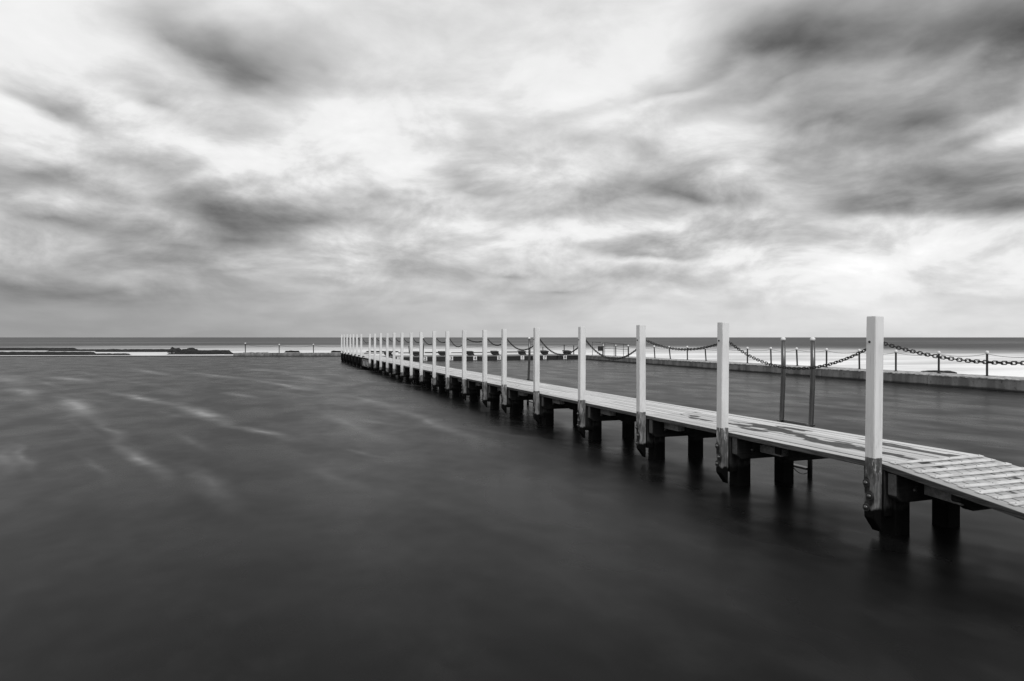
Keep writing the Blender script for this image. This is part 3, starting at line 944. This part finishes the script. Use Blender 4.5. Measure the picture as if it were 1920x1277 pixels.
tag(gr, 'thin metal guard rail at the far right corner of the pool', 'guard rail')
nb = empty('notice_box', (27.9, 54.2, 0.80))
ob('box_body', to_mesh('box_body', box(-0.30, 0.14, -0.06, 0.06, 0.0, 0.42, 0.015), M['block_dark']), nb)
ob('box_door', to_mesh('box_door', box(-0.25, 0.09, -0.072, -0.061, 0.05, 0.37, 0.004), M['stanchion_dark']), nb)
ob('clamp', to_mesh('clamp', box(0.05, 0.12, 0.061, 0.10, 0.14, 0.20, 0.004), M['rail_grey']), nb)
tag(nb, 'small dark box clamped to the far guard rail post', 'box')

# ------------------------------------------------------------------ starting platform with blocks and lane signs
sp = empty('starting_platform', (16.5, 57.0, 0))
def spart(name, me, kind=None):
    o = ob(name, me, sp, tuple(-Vector((16.5, 57.0, 0))))
    return o
for i in range(8):
    x0 = 7.36 + i * 2.52
    spart('platform_slab', to_mesh('platform_slab', box(x0 + 0.01, x0 + 2.51, 57.22 - 0.02 * (i % 2), 60.6, 0.30, 0.385 + 0.012 * (i % 3), 0.012), M['wet_slab']))
    spart('front_beam', to_mesh('front_beam', box(x0 + 0.03, x0 + 2.49, 57.27, 57.75, -0.4, 0.298, 0.01), M['black_beam']))
    spart('pier', to_mesh('pier', box(x0 + 1.0, x0 + 1.5, 57.8, 60.4, -0.5, 0.296, 0.02), M['block_dark']))
tag(sp, 'low dark platform with black front edge across the far end of the lap pool', 'platform')
wk = empty('walkway', (18, 63.5, 0))
for i in range(5):
    x0 = -9.4 + i * 4.0
    ob('walkway_slab', to_mesh('walkway_slab', box(x0 + 0.01, x0 + 3.99, -2.85, 2.6, -0.3, 0.40 + 0.01 * (i % 2), 0.015), M['wash_slab']), wk)
for i, (xa, xb) in enumerate(((-9.2, -6.6), (-5.9, -3.4), (-3.3, -1.9), (-0.6, 0.9), (1.6, 4.3), (5.1, 6.4), (7.2, 9.8))):
    ob('back_kerb', to_mesh('back_kerb', box(xa, xb, 2.62, 2.80, 0.44, 0.51 + 0.02 * (i % 3), 0.01), M['stanchion_dark'] if i % 2 else M['rock']), wk)
tag(wk, 'pale wet walkway with a broken dark kerb behind the starting blocks', 'walkway')

def digit_mesh(s, size):
    cu = bpy.data.curves.new('digit', 'FONT')
    cu.body = s; cu.size = size; cu.align_x = 'CENTER'; cu.align_y = 'CENTER'; cu.extrude = 0.004
    cu.offset = 0.008
    tmp = bpy.data.objects.new('digit_tmp', cu)
    col.objects.link(tmp)
    bpy.context.view_layer.update()
    me = bpy.data.meshes.new_from_object(tmp.evaluated_get(bpy.context.evaluated_depsgraph_get()))
    bpy.data.objects.remove(tmp)
    me.name = 'digit'
    me.materials.clear(); me.materials.append(M['sign_ink'])
    return me

BX = [9.75, 12.15, 14.5, 17.0, 19.35, 21.95, 24.2, 26.45]
SX = [10.5, 12.73, 15.01, 17.16, 19.37, 21.58, 23.75, 25.75]
blk_top = to_mesh('block_top', prism([(-0.34, 0.74), (0.36, 0.80), (0.36, 0.70), (-0.34, 0.64)], 'x', -0.30, 0.30, 0.012), M['block_dark'])
blk_body = to_mesh('block_body', prism([(-0.30, 0.66), (-0.24, 0.52), (-0.12, 0.44), (0.26, 0.44), (0.26, 0.66)], 'y', -0.28, 0.30, 0.012), M['block_dark'])
blk_leg = to_mesh('block_leg', box(-0.10, 0.16, -0.14, 0.20, 0.395, 0.47, 0.01), M['wet_slab'])
blk_step = to_mesh('block_step', prism([(0.31, 0.405), (0.31, 0.60), (0.36, 0.60), (0.44, 0.405)], 'y', -0.10, 0.20, 0.006), M['rail_grey'])
words = ['one', 'two', 'three', 'four', 'five', 'six', 'seven', 'eight']
for i in range(8):
    b = empty('starting_block', (BX[i], 58.35, 0.0))
    ob('block_top', blk_top, b); ob('block_body', blk_body, b); ob('block_leg', blk_leg, b)
    if i != 6: ob('block_step', blk_step, b)
    tag(b, f'black starting block standing above the lane {words[i]} sign', 'starting block', 'starting blocks')
    s = empty('lane_sign', (SX[i], 57.19, 0.19))
    ob('sign_board', to_mesh('sign_board', box(-0.17, 0.17, -0.02, 0.02, -0.17, 0.17, 0.004), M['sign_white']), s)
    ob('digit', digit_mesh(str(i + 1), 0.34), s, (0, -0.026, 0), (pi / 2, 0, 0))
    tag(s, f'small white square sign with black number {words[i]} on the platform front', 'sign', 'lane number signs')

# ------------------------------------------------------------------ rocks in the surf
def rock(x, u, lx, lu, z0, h, seed, label, rz=0.0, steps=3, group='rock ledges in the surf', gain=1.9, amp=0.7):
    rg = random.Random(seed)
    from mathutils import noise as mn
    nx, nu = 60, 16
    b = bmesh.new()
    grid = []
    off = Vector((seed * 13.7, seed * 7.1, 0))
    for i in range(nx + 1):
        row = []
        for j in range(nu + 1):
            a, c = i / nx * 2 - 1, j / nu * 2 - 1
            px, py = a * lx / 2, c * lu / 2
            edge = 1.0 - max(abs(a) ** 2.5, abs(c) ** 3)
            n = mn.fractal(Vector((px * 0.55, py * 0.6, 0)) + off, 1.0, 2.0, 4)
            hh = max(0.0, min(1.0, edge * gain * (0.70 + amp * n)))
            q = (math.floor(hh * steps) + min(1.0, ((hh * steps) % 1.0) * 3.0)) / steps * 0.85 + hh * 0.15
            zz = z0 - 0.35 + (h + 0.35) * min(1.0, q) + 0.07 * mn.noise(Vector((px * 2, py * 2, 3)) + off)
            row.append(b.verts.new((px + 0.06 * rg.uniform(-1, 1), py + 0.06 * rg.uniform(-1, 1), zz)))
        grid.append(row)
    for i in range(nx):
        for j in range(nu):
            b.faces.new((grid[i][j], grid[i + 1][j], grid[i + 1][j + 1], grid[i][j + 1]))
    ring = [grid[i][0] for i in range(nx + 1)] + [grid[nx][j] for j in range(1, nu + 1)] + [grid[i][nu] for i in range(nx - 1, -1, -1)] + [grid[0][j] for j in range(nu - 1, 0, -1)]
    low = [b.verts.new((v.co.x, v.co.y, -0.9)) for v in ring]
    for i in range(len(ring)):
        j = (i + 1) % len(ring)
        b.faces.new((ring[i], low[i], low[j], ring[j]))
    o = ob('rock_ledge', to_mesh('rock_ledge', b, M['rock']), None, (x, u, 0), (0, 0, rz))
    tag(o, label, 'rock', group)
    return o
rz = -0.34
rock(-38.0, 133.2, 21.0, 5.0, -0.1, 0.36, 1, 'long flat dark rock shelf at the extreme left edge, farthest of the ledges', rz)
rock(-26.2, 122.3, 12.0, 3.0, -0.1, 0.24, 2, 'low thin dark rock ledge between the two longer shelves at left', rz)
rock(-17.4, 112.5, 13.5, 3.4, -0.1, 0.36, 3, 'long tapering dark rock shelf left of the big black ledge', rz)
rock(-26.2, 96.6, 17.0, 2.4, -0.1, 0.36, 4, 'nearest dark rock ledge along the pool lip at far left', rz)
rock(-17.6, 93.4, 5.5, 1.4, -0.1, 0.17, 5, 'small broken rocks barely above water near the pool lip', rz)
rock(-7.4, 93.0, 9.4, 2.4, -0.1, 0.50, 6, 'big black straight-topped rock ledge left of the far stanchions', rz, 5, gain=1.5, amp=0.9)
rock(-10.8, 104.8, 4.4, 2.6, -0.1, 0.80, 7, 'dark rounded rock hump rising behind the big black ledge', rz, 7, gain=1.0, amp=1.0)
rock(3.4, 98.7, 2.2, 1.4, -0.1, 0.26, 8, 'small flat dark rock in the surf behind the second far stanchion', rz)
rock(-1.2, 96.0, 4.0, 1.0, -0.1, 0.12, 9, 'thin wet rock streak in the surf behind the leftmost stanchion', rz)
rock(9.2, 96.6, 1.8, 1.2, -0.1, 0.24, 10, 'small dark rock in the surf just left of the last white post', rz)
rock(15.5, 97.5, 6.0, 1.2, -0.1, 0.16, 13, 'low grey rock bar in the surf behind the boardwalk posts', rz)
rock(32.3, 25.6, 3.6, 1.9, -0.1, 0.34, 11, 'flat dark rock in white wash behind the right concrete wall', 0.5)
